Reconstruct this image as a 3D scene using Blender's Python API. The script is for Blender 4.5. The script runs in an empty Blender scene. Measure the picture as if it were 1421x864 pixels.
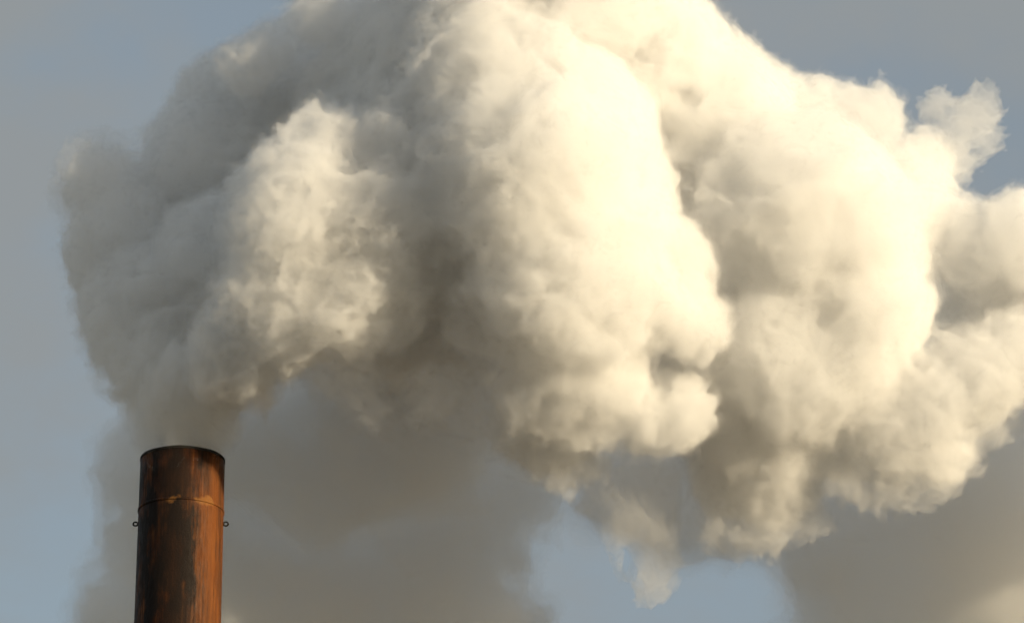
import bpy, math, time
import numpy as np
from mathutils import Vector, Matrix

C = bpy.context.scene.collection
S = bpy.context.scene
T0 = time.time()

# ------------------------------------------------------------------ camera
F_PX, W_PX, H_PX = 5800.0, 1421.0, 864.0          # telephoto: focal length in photo pixels
PITCH, D0 = math.radians(22.0), 248.0             # looking up, metres to the stack
EYE = np.array((0.0, 0.0, 1.7))
AX_R = np.array((1.0, 0.0, 0.0))
AX_F = np.array((0.0, math.cos(PITCH), math.sin(PITCH)))
AX_U = np.array((0.0, -math.sin(PITCH), math.cos(PITCH)))
M_PX = D0 / F_PX                                   # metres per unit of the plume's working frame

cam = bpy.data.cameras.new("camera")
cam.sensor_width = 36.0
cam.lens = F_PX / W_PX * 36.0
cam.clip_start, cam.clip_end = 0.5, 20000.0
cam_o = bpy.data.objects.new("camera", cam)
cam_o.location = EYE
cam_o.rotation_euler = (math.pi / 2 + PITCH, 0, 0)
C.objects.link(cam_o)
S.camera = cam_o

# ------------------------------------------------------------------ light
SUN_AZ, SUN_EL = math.radians(121.5), math.radians(9.0)     # clockwise from +Y
sun_dir = Vector((math.sin(SUN_AZ) * math.cos(SUN_EL), math.cos(SUN_AZ) * math.cos(SUN_EL), math.sin(SUN_EL)))
sun = bpy.data.lights.new("sun", 'SUN')
sun.energy, sun.angle, sun.color = 3.8, math.radians(0.5), (1.0, 0.825, 0.55)
sun_o = bpy.data.objects.new("sun", sun)
sun_o.rotation_euler = sun_dir.to_track_quat('Z', 'Y').to_euler()
C.objects.link(sun_o)

world = bpy.data.worlds.new("World")
S.world = world
world.use_nodes = True
wn, wl = world.node_tree.nodes, world.node_tree.links
wn.clear()
w_out = wn.new("ShaderNodeOutputWorld")
bg = wn.new("ShaderNodeBackground")
bg.inputs["Strength"].default_value = 0.115
sky = wn.new("ShaderNodeTexSky")
sky.sky_type = 'NISHITA'
sky.sun_disc = False
sky.sun_elevation, sky.sun_rotation = SUN_EL, SUN_AZ
sky.air_density, sky.dust_density, sky.ozone_density = 1.0, 1.0, 1.0
w_tc = wn.new("ShaderNodeTexCoord")
w_map = wn.new("ShaderNodeMapping")
w_map.inputs["Location"].default_value = (7.7, 3.2, 2.4)
w_map.inputs["Scale"].default_value = (9.0, 9.0, 14.0)
w_noise = wn.new("ShaderNodeTexNoise")
w_noise.inputs["Scale"].default_value, w_noise.inputs["Detail"].default_value, w_noise.inputs["Roughness"].default_value = 1.0, 9.0, 0.54
w_ramp = wn.new("ShaderNodeValToRGB")
w_ramp.color_ramp.interpolation = 'EASE'
w_ramp.color_ramp.elements[0].position, w_ramp.color_ramp.elements[1].position = 0.37, 0.61
w_ramp.color_ramp.elements[0].color = (0.58, 0.58, 0.58, 1)
w_mix = wn.new("ShaderNodeMix"); w_mix.data_type = 'RGBA'
w_mix.inputs[7].default_value = (1.60, 1.74, 1.81, 1)          # thin grey cloud over the blue
wl.new(w_tc.outputs["Generated"], w_map.inputs["Vector"]); wl.new(w_map.outputs[0], w_noise.inputs["Vector"])
wl.new(w_noise.outputs["Fac"], w_ramp.inputs["Fac"]); wl.new(w_ramp.outputs["Color"], w_mix.inputs[0])
wl.new(sky.outputs[0], w_mix.inputs[6]); wl.new(w_mix.outputs[2], bg.inputs["Color"])
wl.new(bg.outputs[0], w_out.inputs["Surface"])

S.view_settings.view_transform = 'Standard'
S.view_settings.look = 'None'
S.view_settings.exposure = 0.65
S.view_settings.gamma = 1.0
S.view_settings.use_curve_mapping = False
cy = S.cycles
cy.max_bounces, cy.volume_bounces, cy.diffuse_bounces, cy.glossy_bounces = 18, 16, 3, 2
cy.transmission_bounces, cy.transparent_max_bounces = 4, 96
cy.use_adaptive_sampling, cy.adaptive_threshold = True, 0.09
cy.adaptive_min_samples = 24
cy.use_denoising = True
cy.sample_clamp_indirect = 6.0

# ------------------------------------------------------------------ helpers
def frame_to_world(uvw):
    """(N,3) points of the plume's working frame (right, up, away; its unit is M_PX metres) to world metres."""
    uvw = np.asarray(uvw, float).reshape(-1, 3)
    o = EYE + AX_F * D0
    return o + M_PX * (uvw[:, :1] * AX_R + uvw[:, 1:2] * AX_U + uvw[:, 2:] * AX_F)

def at(px, py, w=0.0):
    """photo point at depth w -> working frame"""
    k = 1.0 + w / F_PX
    return ((px - W_PX / 2) * k, (H_PX / 2 - py) * k, w)

def mesh_object(name, verts, faces, mat=None, parent=None, smooth=False):
    me = bpy.data.meshes.new(name)
    verts = np.ascontiguousarray(verts, np.float32)
    if isinstance(faces, np.ndarray):
        n, k = faces.shape
        me.vertices.add(len(verts)); me.vertices.foreach_set("co", verts.ravel())
        me.loops.add(n * k); me.loops.foreach_set("vertex_index", np.ascontiguousarray(faces, np.int32).ravel())
        me.polygons.add(n)
        me.polygons.foreach_set("loop_start", np.arange(0, n * k, k, dtype=np.int32))
        me.update(calc_edges=True)
    else:
        me.from_pydata([tuple(map(float, v)) for v in verts], [], faces)
    if smooth:
        me.polygons.foreach_set("use_smooth", np.ones(len(me.polygons), bool))
    if mat: me.materials.append(mat)
    o = bpy.data.objects.new(name, me)
    C.objects.link(o)
    if parent: o.parent = parent
    return o

def tag(o, label=None, cat=None, kind=None, group=None):
    if label: o["label"] = label
    if cat: o["category"] = cat
    if kind: o["kind"] = kind
    if group: o["group"] = group
    return o

RNG = np.random.default_rng(7)
_G = RNG.normal(size=(64, 64, 64, 3)).astype(np.float32)
_G /= np.linalg.norm(_G, axis=-1, keepdims=True)
_G = _G.reshape(-1, 3)

def perlin(p):
    """gradient noise in about -1..1 at (N,3) float32 points (period 64)"""
    out = np.empty(len(p), np.float32)
    CH = 1 << 19
    for a in range(0, len(p), CH):
        q = p[a:a + CH]
        i = np.floor(q).astype(np.int32)
        f = (q - i).astype(np.float32)
        u = f * f * f * (f * (f * 6 - 15) + 10)
        acc = np.zeros(len(q), np.float32)
        for dx in (0, 1):
            wx = u[:, 0] if dx else 1 - u[:, 0]
            ix = ((i[:, 0] + dx) & 63) << 12
            for dy in (0, 1):
                wy = wx * (u[:, 1] if dy else 1 - u[:, 1])
                iy = ix + (((i[:, 1] + dy) & 63) << 6)
                for dz in (0, 1):
                    wz = wy * (u[:, 2] if dz else 1 - u[:, 2])
                    g = _G[iy + ((i[:, 2] + dz) & 63)]
                    acc += wz * (g[:, 0] * (f[:, 0] - dx) + g[:, 1] * (f[:, 1] - dy) + g[:, 2] * (f[:, 2] - dz))
        out[a:a + CH] = acc * 1.6
    return out

_ROT = np.array([[0.36, 0.48, -0.8], [-0.8, 0.60, 0.0], [0.48, 0.64, 0.6]], np.float32)
def octave(p, wavelength, seed):
    m = np.linalg.matrix_power(_ROT, seed % 5 + 1).astype(np.float32)
    return perlin((p @ m) / np.float32(wavelength) + np.float32(seed * 7.31))

def billow(p, wl_, seed):
    """rounded lumps parted by creases: about -0.5..0.6"""
    return 0.55 - 1.35 * np.abs(octave(p, wl_, seed))

def surface_net(f, lo, step):
    """iso-surface f=0 (negative inside) of a grid as smooth quads"""
    neg = f < 0
    nx, ny, nz = f.shape
    c = np.zeros((nx - 1, ny - 1, nz - 1), np.uint8)
    for dx in (0, 1):
        for dy in (0, 1):
            for dz in (0, 1):
                c += neg[dx:nx - 1 + dx, dy:ny - 1 + dy, dz:nz - 1 + dz]
    act = (c > 0) & (c < 8)
    I = np.argwhere(act)
    idx = np.full(act.shape, -1, np.int32)
    idx[act] = np.arange(len(I), dtype=np.int32)
    acc = np.zeros((len(I), 3), np.float32); cnt = np.zeros(len(I), np.float32)
    corner = [(a, b, d) for a in (0, 1) for b in (0, 1) for d in (0, 1)]
    val = {k: f[I[:, 0] + k[0], I[:, 1] + k[1], I[:, 2] + k[2]] for k in corner}
    for k in corner:
        for ax in range(3):
            if k[ax]: continue
            k2 = list(k); k2[ax] = 1; k2 = tuple(k2)
            a, b = val[k], val[k2]
            cr = (a < 0) != (b < 0)
            t = np.where(cr, a / np.where(cr, a - b, 1), 0)
            pt = np.tile(np.array(k, np.float32), (len(I), 1)); pt[:, ax] = t
            acc += pt * cr[:, None]; cnt += cr
    V = (I + acc / cnt[:, None]) * step + np.array(lo)
    quads = []
    for ax in range(3):
        sl0 = [slice(1, -1)] * 3; sl1 = [slice(1, -1)] * 3
        sl0[ax] = slice(0, -1); sl1[ax] = slice(1, None)
        a, b = neg[tuple(sl0)], neg[tuple(sl1)]
        for flip in (False, True):
            e = np.argwhere((a & ~b) if not flip else (~a & b))
            off = np.ones(3, int); off[ax] = 0
            e = e + off
            o1, o2 = [(1, 2), (2, 0), (0, 1)][ax]
            d1 = np.zeros(3, int); d1[o1] = 1
            d2 = np.zeros(3, int); d2[o2] = 1
            q = [idx[tuple((e - d1 - d2).T)], idx[tuple((e - d2).T)], idx[tuple(e.T)], idx[tuple((e - d1).T)]]
            quads.append(np.stack(q if not flip else q[::-1], 1))
    return V, np.concatenate(quads)[:, ::-1]

def smooth_union(puffs, lo, shape, step, k):
    """signed distance of a blend of balls on a grid; puffs are (px, py, w, r)"""
    f = np.full(shape, 400.0, np.float32)
    ax = [np.float32(lo[i]) + np.float32(step) * np.arange(shape[i], dtype=np.float32) for i in range(3)]
    for (x, y, w, r) in puffs:
        c = at(x, y, w)
        m = r + 110
        s = []
        for i in range(3):
            a = max(0, int((c[i] - m - lo[i]) / step)); b = min(shape[i], int((c[i] + m - lo[i]) / step) + 1)
            s.append(slice(a, max(a, b)))
        if any(q.stop <= q.start for q in s): continue
        d = np.sqrt((ax[0][s[0]] - c[0])[:, None, None] ** 2 + (ax[1][s[1]] - c[1])[None, :, None] ** 2 + (ax[2][s[2]] - c[2])[None, None, :] ** 2) - r
        o = f[tuple(s)]
        h = np.clip(0.5 + 0.5 * (o - d) / k, 0, 1)
        f[tuple(s)] = o + (d - o) * h - k * h * (1 - h)
    return f

def upsample(f):
    """trilinear, grid step halved"""
    for ax in range(3):
        n = f.shape[ax]
        shp = list(f.shape); shp[ax] = 2 * n - 1
        g = np.empty(shp, np.float32)
        a = [slice(None)] * 3; b = [slice(None)] * 3; e = [slice(None)] * 3; o = [slice(None)] * 3
        a[ax] = slice(0, -1); b[ax] = slice(1, None); e[ax] = slice(0, None, 2); o[ax] = slice(1, None, 2)
        g[tuple(e)] = f
        g[tuple(o)] = 0.5 * (f[tuple(a)] + f[tuple(b)])
        f = g
    return f

def points(shape, lo, step, mask):
    I = np.argwhere(mask).astype(np.float32)
    return I * np.float32(step) + np.array(lo, np.float32)

def smoke_hull(puffs, step, k, big, fine, warp=0.0, seed=0, vary=None, levels=1, stretch=None):
    """puffs blended, then pushed in and out by octaves of billow noise; returns the displaced field"""
    P = np.array([at(x, y, w) + (r,) for x, y, w, r in puffs])
    lo = (P[:, :3] - P[:, 3:]).min(0) - 70
    hi = (P[:, :3] + P[:, 3:]).max(0) + 70
    shape = tuple(int(v) for v in np.ceil((hi - lo) / step).astype(int) + 1)
    f = smooth_union(puffs, lo, shape, step, k)
    amp_all = sum(a for _, a in big)
    m = np.abs(f) < amp_all * 0.9 + 2 * step
    p = points(shape, lo, step, m)
    if stretch: p = p * np.array(stretch, np.float32)
    q = p
    if warp:
        q = p + np.stack([octave(p, 95, 20 + seed + i) for i in range(3)], 1) * np.float32(warp)
    disp = np.zeros(len(p), np.float32)
    for j, (wl_, a) in enumerate(big):
        sc = vary(p, wl_) if vary else 1.0
        disp += a * sc * billow(q, wl_, seed + j + 1)
    f[m] -= disp
    for lev in range(levels):
        f = upsample(f); step *= 0.5
        n = fine[lev]
        m = np.abs(f) < 1.2 * sum(a for _, a in n) + 1.5 * step
        p = points(f.shape, lo, step, m)
        if stretch: p = p * np.array(stretch, np.float32)
        q = p
        if warp:
            q = p + np.stack([octave(p, 45, 30 + seed + i) for i in range(3)], 1) * np.float32(warp * 0.4)
        disp = np.zeros(len(p), np.float32)
        for j, (wl_, a) in enumerate(n):
            sc = vary(p, wl_) if vary else 1.0
            disp += a * sc * billow(q, wl_, seed + 10 + 3 * lev + j)
        f[m] -= disp
    return f, lo, step

def smoke_material(name, density, color=(1, 1, 1), g=0.2, surf=0.0):
    m = bpy.data.materials.new(name)
    m.use_nodes = True
    n, l = m.node_tree.nodes, m.node_tree.links
    n.clear()
    out = n.new("ShaderNodeOutputMaterial")
    v = n.new("ShaderNodeVolumePrincipled")
    v.inputs["Color"].default_value = (*color, 1)
    v.inputs["Density"].default_value = density
    v.inputs["Anisotropy"].default_value = g
    l.new(v.outputs[0], out.inputs["Volume"])
    if surf:
        t = n.new("ShaderNodeBsdfTransparent"); d = n.new("ShaderNodeBsdfTranslucent")
        d.inputs["Color"].default_value = (*[0.9 * c for c in color], 1)
        mx = n.new("ShaderNodeMixShader"); mx.inputs[0].default_value = surf
        l.new(t.outputs[0], mx.inputs[1]); l.new(d.outputs[0], mx.inputs[2]); l.new(mx.outputs[0], out.inputs["Surface"])
    m.cycles.homogeneous_volume = True
    return m

# ------------------------------------------------------------------ ground
gm = bpy.data.materials.new("dry_grass_and_sand"); gm.use_nodes = True
gn, gl = gm.node_tree.nodes, gm.node_tree.links
gno = gn.new("ShaderNodeTexNoise"); gno.inputs["Scale"].default_value = 0.4; gno.inputs["Detail"].default_value = 8
gr = gn.new("ShaderNodeValToRGB")
gr.color_ramp.elements[0].color = (0.17, 0.145, 0.10, 1); gr.color_ramp.elements[1].color = (0.30, 0.26, 0.19, 1)
gl.new(gno.outputs["Fac"], gr.inputs["Fac"]); gl.new(gr.outputs[0], gn["Principled BSDF"].inputs["Base Color"])
gn["Principled BSDF"].inputs["Roughness"].default_value = 0.9
R_ = 9000.0
tag(mesh_object("ground", [(-R_, -R_, 0), (R_, -R_, 0), (R_, R_, 0), (-R_, R_, 0)], [(0, 1, 2, 3)], gm), kind="structure")

# ------------------------------------------------------------------ chimney
def rust_material(name, dark=False):
    m = bpy.data.materials.new(name); m.use_nodes = True
    n, l = m.node_tree.nodes, m.node_tree.links
    b = n["Principled BSDF"]; b.inputs["Specular IOR Level"].default_value = 0.10
    if dark:
        b.inputs["Base Color"].default_value = (0.02, 0.018, 0.016, 1); b.inputs["Roughness"].default_value = 0.7
        return m
    tc = n.new("ShaderNodeTexCoord")
    def noise(scale, detail, rough, sx=(1, 1, 1)):
        mp = n.new("ShaderNodeMapping"); mp.inputs["Scale"].default_value = sx
        t = n.new("ShaderNodeTexNoise"); t.inputs["Scale"].default_value = scale
        t.inputs["Detail"].default_value = detail; t.inputs["Roughness"].default_value = rough
        l.new(tc.outputs["Object"], mp.inputs["Vector"]); l.new(mp.outputs[0], t.inputs["Vector"])
        return t.outputs["Fac"]
    def ramp(src, stops):
        r = n.new("ShaderNodeValToRGB")
        while len(r.color_ramp.elements) < len(stops): r.color_ramp.elements.new(0.5)
        for e, (p, c) in zip(r.color_ramp.elements, stops): e.position = p; e.color = (*c, 1)
        l.new(src, r.inputs["Fac"]); return r.outputs[0]
    def mix(fac, a, c, mode='MIX'):
        x = n.new("ShaderNodeMix"); x.data_type = 'RGBA'; x.blend_type = mode
        if isinstance(fac, float): x.inputs[0].default_value = fac
        else: l.new(fac, x.inputs[0])
        l.new(a, x.inputs[6]); l.new(c, x.inputs[7]); return x.outputs[2]
    streak = ramp(noise(1.0, 8, 0.72, (5.5, 5.5, 0.22)), [(0.30, (0.035, 0.013, 0.006)), (0.52, (0.11, 0.037, 0.011)), (0.72, (0.32, 0.125, 0.028))])
    blotch = ramp(noise(0.55, 7, 0.6, (1, 1, 0.6)), [(0.36, (0.42, 0.34, 0.28)), (0.62, (1, 1, 1))])
    base = mix(1.0, streak, blotch, 'MULTIPLY')
    soot = ramp(noise(0.9, 4, 0.6, (1, 1, 0.35)), [(0.40, (0, 0, 0)), (0.56, (1, 1, 1))])
    sc = n.new("ShaderNodeRGB"); sc.outputs[0].default_value = (0.014, 0.0095, 0.0075, 1)
    base = mix(soot, base, sc.outputs[0])
    # the sooty run down the side under the mouth's downwind lip, and the scraped patches round the weld
    sx = n.new("ShaderNodeSeparateXYZ"); l.new(tc.outputs["Object"], sx.inputs[0])
    def math_(op, a, c):
        q = n.new("ShaderNodeMath"); q.operation = op
        for i, v_ in enumerate((a, c)):
            if isinstance(v_, (int, float)): q.inputs[i].default_value = v_
            else: l.new(v_, q.inputs[i])
        return q.outputs[0]
    wob = math_('MULTIPLY', math_('SUBTRACT', noise(0.45, 5, 0.6, (1, 1, 0.7)), 0.5), 3.4)
    run = math_('ADD', math_('ABSOLUTE', math_('ADD', sx.outputs[0], 0.15), 0.0), wob)
    run = ramp(math_('MULTIPLY', run, 0.5), [(0.22, (0.88,) * 3), (0.66, (0, 0, 0))])
    base = mix(run, base, sc.outputs[0])
    def rgb(*c):
        q = n.new("ShaderNodeRGB"); q.outputs[0].default_value = (*c, 1); return q.outputs[0]
    # streaky orange rust down the right side, its sunlit glow painted into the colour
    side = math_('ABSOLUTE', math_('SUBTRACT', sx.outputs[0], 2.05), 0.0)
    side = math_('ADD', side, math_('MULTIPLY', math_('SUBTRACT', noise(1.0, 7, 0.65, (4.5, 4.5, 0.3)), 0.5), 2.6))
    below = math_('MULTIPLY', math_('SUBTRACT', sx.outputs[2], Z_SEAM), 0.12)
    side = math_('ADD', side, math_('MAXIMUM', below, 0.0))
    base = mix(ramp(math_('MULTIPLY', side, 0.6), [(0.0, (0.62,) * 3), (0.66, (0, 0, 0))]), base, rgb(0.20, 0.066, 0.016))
    # a few scraped patches along the weld
    ring = math_('ABSOLUTE', math_('SUBTRACT', sx.outputs[2], Z_SEAM), 0.0)
    ring = math_('ADD', ring, math_('MULTIPLY', math_('SUBTRACT', noise(0.75, 4, 0.55), 0.40), 3.6))
    base = mix(ramp(ring, [(0.0, (0.55,) * 3), (0.30, (0, 0, 0))]), base, rgb(0.26, 0.115, 0.03))
    l.new(base, b.inputs["Base Color"])
    l.new(ramp(noise(4, 5, 0.6, (2, 2, 0.4)), [(0.3, (0.42,) * 3), (0.7, (0.8,) * 3)]), b.inputs["Roughness"])
    bp = n.new("ShaderNodeBump"); bp.inputs["Strength"].default_value = 0.5; bp.inputs["Distance"].default_value = 0.05
    l.new(noise(6, 8, 0.7), bp.inputs["Height"]); l.new(bp.outputs[0], b.inputs["Normal"])
    return m

top_w = frame_to_world(at(253.5, 638, 0))[0]
R_TOP = 58.5 * M_PX
H_TOP = float(top_w[2])
chim = bpy.data.objects.new("chimney", None)
chim.location = (float(top_w[0]), float(top_w[1]), 0)
C.objects.link(chim)
tag(chim, "tall round rusty steel chimney standing alone, its dark mouth under the smoke", "chimney")

def lathe(profile, seg=128):
    v, f = [], []
    n = len(profile)
    for i in range(seg):
        a = 2 * math.pi * i / seg
        for r, z in profile: v.append((r * math.cos(a), r * math.sin(a), z))
    for i in range(seg):
        j = (i + 1) % seg
        for k in range(n):
            k2 = (k + 1) % n
            f.append((i * n + k, j * n + k, j * n + k2, i * n + k2))
    return np.array(v), f
Z_SEAM = H_TOP - 3.25
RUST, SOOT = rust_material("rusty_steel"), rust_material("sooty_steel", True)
taper = lambda z: R_TOP * (1 + 0.0012 * (H_TOP - z))
zs = np.linspace(0, H_TOP, 60)
prof = [(taper(z), z) for z in zs] + [(R_TOP - 0.06, H_TOP), (R_TOP - 0.07, H_TOP - 14)] + [(taper(0) - 0.3, 0.0)]
v, f = lathe(prof)
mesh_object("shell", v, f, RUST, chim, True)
v, f = lathe([(taper(Z_SEAM) + 0.003, Z_SEAM - 0.09), (taper(Z_SEAM) + 0.045, Z_SEAM - 0.06), (taper(Z_SEAM) + 0.045, Z_SEAM + 0.06), (taper(Z_SEAM) + 0.003, Z_SEAM + 0.09)])
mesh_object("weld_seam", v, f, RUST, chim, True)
lip = [(R_TOP + 0.002, H_TOP - 0.16), (R_TOP + 0.02, H_TOP - 0.15), (R_TOP + 0.022, H_TOP + 0.012), (R_TOP - 0.075, H_TOP + 0.012), (R_TOP - 0.075, H_TOP - 0.1), (R_TOP - 0.063, H_TOP - 0.1)]
v, f = lathe(lip)
v[:, 2] += 0.012 * np.sin(np.arctan2(v[:, 1], v[:, 0]) * 7.0) * (v[:, 2] > H_TOP)
mesh_object("rim", v, f, SOOT, chim, True)
Z_LUG = H_TOP - 4.0
for sx in (-1, 1):
    vv, ff = [], []
    n1, n2 = 24, 10
    R0, r0 = 0.14, 0.05
    cx = sx * (taper(Z_LUG) + 0.15)
    for i in range(n1):
        a = 2 * math.pi * i / n1
        for j in range(n2):
            b = 2 * math.pi * j / n2
            vv.append((cx + (R0 + r0 * math.cos(b)) * math.cos(a), r0 * math.sin(b), Z_LUG + (R0 * 0.85 + r0 * math.cos(b)) * math.sin(a)))
    for i in range(n1):
        for j in range(n2):
            i2, j2 = (i + 1) % n1, (j + 1) % n2
            ff.append((i * n2 + j, i2 * n2 + j, i2 * n2 + j2, i * n2 + j2))
    mesh_object("lifting_eye", vv, ff, SOOT, chim, True)

# ------------------------------------------------------------------ smoke
PLUME = [
    # column above the mouth and the shaded left flank
    (254, 640, 0, 46), (252, 600, 0, 46), (240, 560, 10, 55), (225, 505, 50, 72), (215, 430, 110, 95), (185, 345, 200, 92), (140, 258, 230, 62), (200, 275, 230, 48),
    (310, 265, 270, 130), (335, 160, 310, 90), (345, 95, 130, 36), (378, 78, 130, 34), (310, 390, 110, 110), (410, 130, 280, 95), (500, 140, 120, 90), (455, 70, 290, 74), (445, 30, 90, 42),
    # front billow over the mouth
    (430, 310, -90, 108), (395, 420, -100, 82), (475, 415, -120, 78), (530, 430, -120, 48), (535, 310, -110, 78), (585, 275, -100, 50),
    (335, 480, -70, 56), (385, 465, -90, 50), (300, 545, -30, 34), (470, 250, -60, 85), (560, 215, -70, 66), (605, 300, -120, 62), (635, 345, -125, 48), (545, 380, -120, 62),
    # grey hollow
    (590, 420, 70, 125), (612, 365, -30, 80), (600, 215, -50, 75), (560, 480, 190, 95), (650, 500, 130, 95),
    # second mass
    (745, 250, -120, 150), (700, 150, -40, 140), (600, 130, 60, 120), (540, 80, 80, 85), (790, 390, -150, 130), (848, 335, -130, 90), (915, 410, -140, 60), (962, 448, -140, 38), (945, 360, -135, 42), (878, 268, -110, 46), (985, 455, -135, 18),
    (700, 410, -110, 80), (652, 418, -70, 34), (740, 555, -130, 52), (800, 530, -130, 84), (845, 550, -120, 54), (905, 576, -125, 38), (950, 573, -125, 30), (972, 568, -125, 20), (775, 610, -80, 40), (735, 595, -90, 40),
    (655, 310, -120, 52), (790, 170, -80, 100), (700, 30, 20, 110), (820, 40, 20, 110), (900, 70, 40, 90), (610, 20, 70, 80), (720, -60, 40, 90), (840, -60, 40, 90),
    # third mass
    (990, 200, 100, 135), (950, 90, 110, 75), (1055, 175, 120, 76), (1130, 175, 130, 58), (1200, 170, 140, 46), (1100, 300, 0, 140), (1170, 330, 0, 115), (1240, 320, 50, 72),
    (1180, 450, -20, 108), (1100, 500, -10, 128), (1060, 610, 20, 85), (1062, 670, 20, 50), (1018, 665, 40, 46), (1100, 665, 20, 40), (1040, 560, 80, 110), (985, 490, 70, 110), (1250, 265, 100, 64), (1285, 215, 110, 24),
    (1345, 345, 60, 62), (1425, 345, 40, 70),
    # right end and what runs on out of the frame
    (1385, 430, 120, 95), (1290, 550, -20, 70), (1350, 515, -20, 62), (1405, 490, 0, 55), (1220, 590, -20, 58), (1300, 622, -20, 36), (1245, 628, -10, 44), (1175, 620, -10, 42), (1460, 430, 120, 90),
    (1520, 400, 100, 130), (1600, 420, 100, 150), (1600, 600, 40, 130), (1720, 480, 60, 160),  # unseen run-on; lower puffs added to shade the grey bank
]
def near_stack(p, wl_):
    """close to the mouth the swirls are small and torn; farther on they are large and round"""
    t = np.clip((p[:, 0] + 330) / 300, 0, 1)
    flank = np.clip((p[:, 2] - 20) / 80, 0, 1) * (1 - t)
    far = np.clip((p[:, 0] - 200) / 120, 0, 1)
    if wl_ >= 150: return 1.0 - 0.5 * flank
    if wl_ >= 30: return (1.05 - 0.10 * t - 0.36 * far) * (1 - 0.45 * flank)
    return (1.4 - 0.25 * t - 0.1 * far) * (1 + 0.25 * flank)
def ball(f, lo, st, px, py, w, r0, r1):
    """1 inside r0, falling to 0 at r1"""
    c = at(px, py, w)
    ax = [((np.arange(f.shape[i], dtype=np.float32) * st + lo[i]) - c[i]) ** 2 for i in range(3)]
    d = np.sqrt(ax[0][:, None, None] + ax[1][None, :, None] + ax[2][None, None, :])
    return np.clip((r1 - d) / (r1 - r0), 0, 1)
def clip_to_mouth(f, lo, st):
    """the smoke leaves through the mouth: nothing of it lies outside the steel below the rim"""
    m = np.zeros(f.shape, bool)
    i1, j1 = max(0, int((-457 + 150 - lo[0]) / st)), max(0, int((-60 - lo[1]) / st))
    m[:i1, :j1, :] = True
    p = points(f.shape, lo, st, m)
    d = (p - np.array(at(253.5, 638, 0), np.float32)) * np.float32(M_PX)
    up = d @ np.array((0, math.cos(PITCH), math.sin(PITCH)), np.float32)
    hd = np.sqrt(np.maximum((d * d).sum(1) - up * up, 0))
    lim = R_TOP * 0.88 + np.maximum(up, 0) * 0.5 + np.maximum(up, 0) ** 2 * 0.3
    clip = np.maximum(hd - lim, -(up + 1.2)) / np.float32(M_PX) - np.maximum(hd - 4.8, 0) * np.float32(2.8 / M_PX)
    f[m] = np.maximum(f[m], clip)
STEAM = (0.998, 0.997, 0.995)
f, lo, st = smoke_hull(PLUME, 5.0, 15.0, [(170, 22), (85, 17), (46, 18)], [[(23, 10.0), (11, 5.0), (6, 2.2)]], warp=24, seed=1, vary=near_stack)
clip_to_mouth(f, lo, st)
# the outermost film is frayed into shreds, and the smoke thickens in three steps inwards
fo = f.copy()
m = (f > -4) & (f < 20)
p = points(f.shape, lo, st, m)
fo[m] -= np.maximum(0, 15 * (0.55 - 2.4 * np.abs(octave(p, 34, 51)))) + np.maximum(0, 9 * (0.5 - 2.0 * np.abs(octave(p, 15, 52))))
V, Q = surface_net(fo, lo, st)
plume = mesh_object("smoke_plume", frame_to_world(V), Q, smoke_material("steam_film", 0.14, STEAM, 0.2, 0.02), None, False)
tag(plume, "huge billowing cloud of white smoke blown rightwards from the chimney's mouth", "smoke")
del fo
loose = 30 * ball(f, lo, st, 254, 625, 0, 50, 120) + 14 * ball(f, lo, st, 140, 240, 230, 60, 120) + 55 * ball(f, lo, st, 600, 620, 150, 90, 200) + 30 * ball(f, lo, st, 680, 560, 80, 50, 120)
# near the mouth the thick smoke is torn into strands
torn = np.clip(ball(f, lo, st, 430, 380, -100, 110, 210) + ball(f, lo, st, 265, 575, 0, 70, 180) + 0.8 * ball(f, lo, st, 140, 240, 230, 60, 120), 0, 1)
m = (np.abs(f) < 34) & (torn > 0)
p = points(f.shape, lo, st, m)
q = p + np.stack([octave(p, 60, 61 + i) for i in range(3)], 1) * np.float32(16)
f[m] += torn[m] * (30 * np.abs(octave(q, 36, 57)) + 18 * np.abs(octave(q, 17, 58)) + 9 * np.abs(octave(q, 9, 59)) - 7)
V, Q = surface_net(f + 4 + 0.6 * loose, lo, st)
mesh_object("steam_body", frame_to_world(V), Q, smoke_material("steam_body", 0.95, STEAM, 0.2, 0.02), plume, False)
print("plume", len(V), "verts", round(time.time() - T0, 1), "s")

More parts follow.
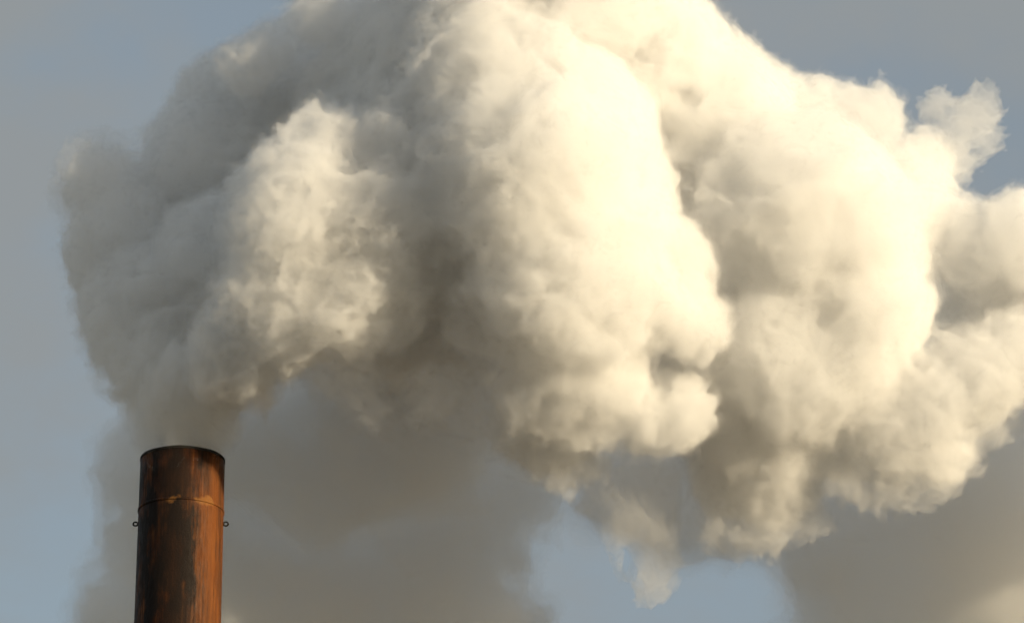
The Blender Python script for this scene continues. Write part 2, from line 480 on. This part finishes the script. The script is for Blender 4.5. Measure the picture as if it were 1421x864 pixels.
# loose shreds: thin, torn by fine swirls
SHREDS = [
    # the rag under the second and third masses
    ([(850, 618, 40, 34), (862, 660, 40, 36), (875, 695, 35, 32), (890, 735, 30, 30), (900, 775, 30, 24), (908, 808, 30, 15), (835, 670, 50, 30), (905, 650, 50, 34), (915, 700, 50, 26)], 0.26, 11, (1, 0.6, 1)),
    # the loose tuft over the right end
    ([(1345, 160, 120, 18), (1332, 182, 120, 15), (1318, 205, 120, 15), (1303, 152, 120, 9), (1362, 146, 120, 12), (1302, 230, 120, 15), (1335, 235, 130, 13), (1366, 190, 120, 9)], 0.5, 13, None),
    ([(598, 540, -100, 15), (618, 540, -100, 13), (590, 556, -95, 10)], 0.7, 15, None),
    ([(485, 520, -110, 16), (500, 545, -110, 15), (514, 570, -110, 10), (455, 515, -100, 16)], 0.5, 17, None),
    # strands over the mouth
    ([(294, 622, 0, 14), (304, 598, -6, 18), (318, 570, -22, 22), (334, 545, -48, 26), (352, 522, -70, 26)], 1.1, 19, (1, 0.4, 1)),
    ([(222, 620, -8, 16), (222, 590, -16, 20), (234, 552, -36, 26), (250, 520, -55, 28), (258, 615, -24, 16), (264, 585, -28, 20), (280, 550, -45, 24), (290, 515, -70, 26)], 0.9, 21, (1, 0.4, 1)),
    # fringe along the underside
    ([(752, 622, -85, 26), (772, 640, -85, 20), (790, 656, -85, 14), (815, 640, -85, 18)], 0.4, 23, (1, 0.7, 1)),
    ([(1000, 725, 20, 22), (1025, 742, 20, 18), (1075, 735, 10, 22), (1120, 712, 10, 22)], 0.45, 25, None),
    ([(1180, 668, -20, 24), (1225, 672, -20, 24), (1262, 668, -20, 20), (1300, 672, -20, 14)], 0.45, 27, None),
    ([(1360, 590, 0, 26), (1395, 560, 10, 26), (1335, 625, 0, 22)], 0.4, 29, None),
    ([(690, 590, -70, 24), (715, 615, -70, 22), (668, 560, -60, 22)], 0.4, 31, None),
]
for puffs, dens, seed, stretch in SHREDS:
    f, lo, st = smoke_hull(puffs, 3.0, 14.0, [(60, 26), (30, 20)], [[(15, 11.0), (8, 6.0)]], warp=26, seed=seed, stretch=stretch)
    if seed in (19, 21): clip_to_mouth(f, lo, st)
    V, Q = surface_net(f, lo, st)
    mesh_object("torn_shred", frame_to_world(V), Q, smoke_material("thin_steam", dens, STEAM, 0.2, 0.02), plume, False)

GREY = (0.985, 0.983, 0.980)
BANKS = [
    ([(260, 640, 380, 110), (230, 760, 380, 78), (205, 860, 400, 80), (330, 810, 360, 110), (420, 640, 300, 105), (520, 590, 260, 110), (430, 690, 300, 45), (600, 590, 240, 110),
      (620, 760, 440, 115), (500, 860, 430, 140), (340, 930, 400, 130), (690, 660, 420, 80), (640, 900, 440, 120)], 0.42, 3,
     "soft grey smoke bank hanging low behind the chimney", "smoke"),
    ([(1200, 770, 330, 120), (1330, 700, 320, 140), (1421, 820, 300, 180), (1180, 880, 340, 100), (1440, 640, 330, 110), (1290, 900, 330, 140), (940, 690, 300, 75), (860, 690, 300, 50), (1040, 700, 330, 80),
      (1560, 760, 320, 170)], 0.28, 5,
     "grey smoke bank below the bright plume's right end", "smoke"),
]
for puffs, dens, seed, label, cat in BANKS:
    f, lo, st = smoke_hull(puffs, 9.0, 30.0, [(180, 44), (90, 34)], [[(45, 20.0), (22, 9.0)]], warp=24, seed=seed)
    V, Q = surface_net(f - 8, lo, st)
    o = mesh_object("drifting_smoke", frame_to_world(V), Q, smoke_material("grey_smoke_film", dens * 0.27, GREY, 0.2))
    tag(o, label, cat, kind="thing", group="grey smoke banks behind the plume")
    V, Q = surface_net(f + 14, lo, st)
    mesh_object("thick_middle", frame_to_world(V), Q, smoke_material("grey_smoke", dens, GREY, 0.2, 0.01), o)
print("script", round(time.time() - T0, 1), "s")
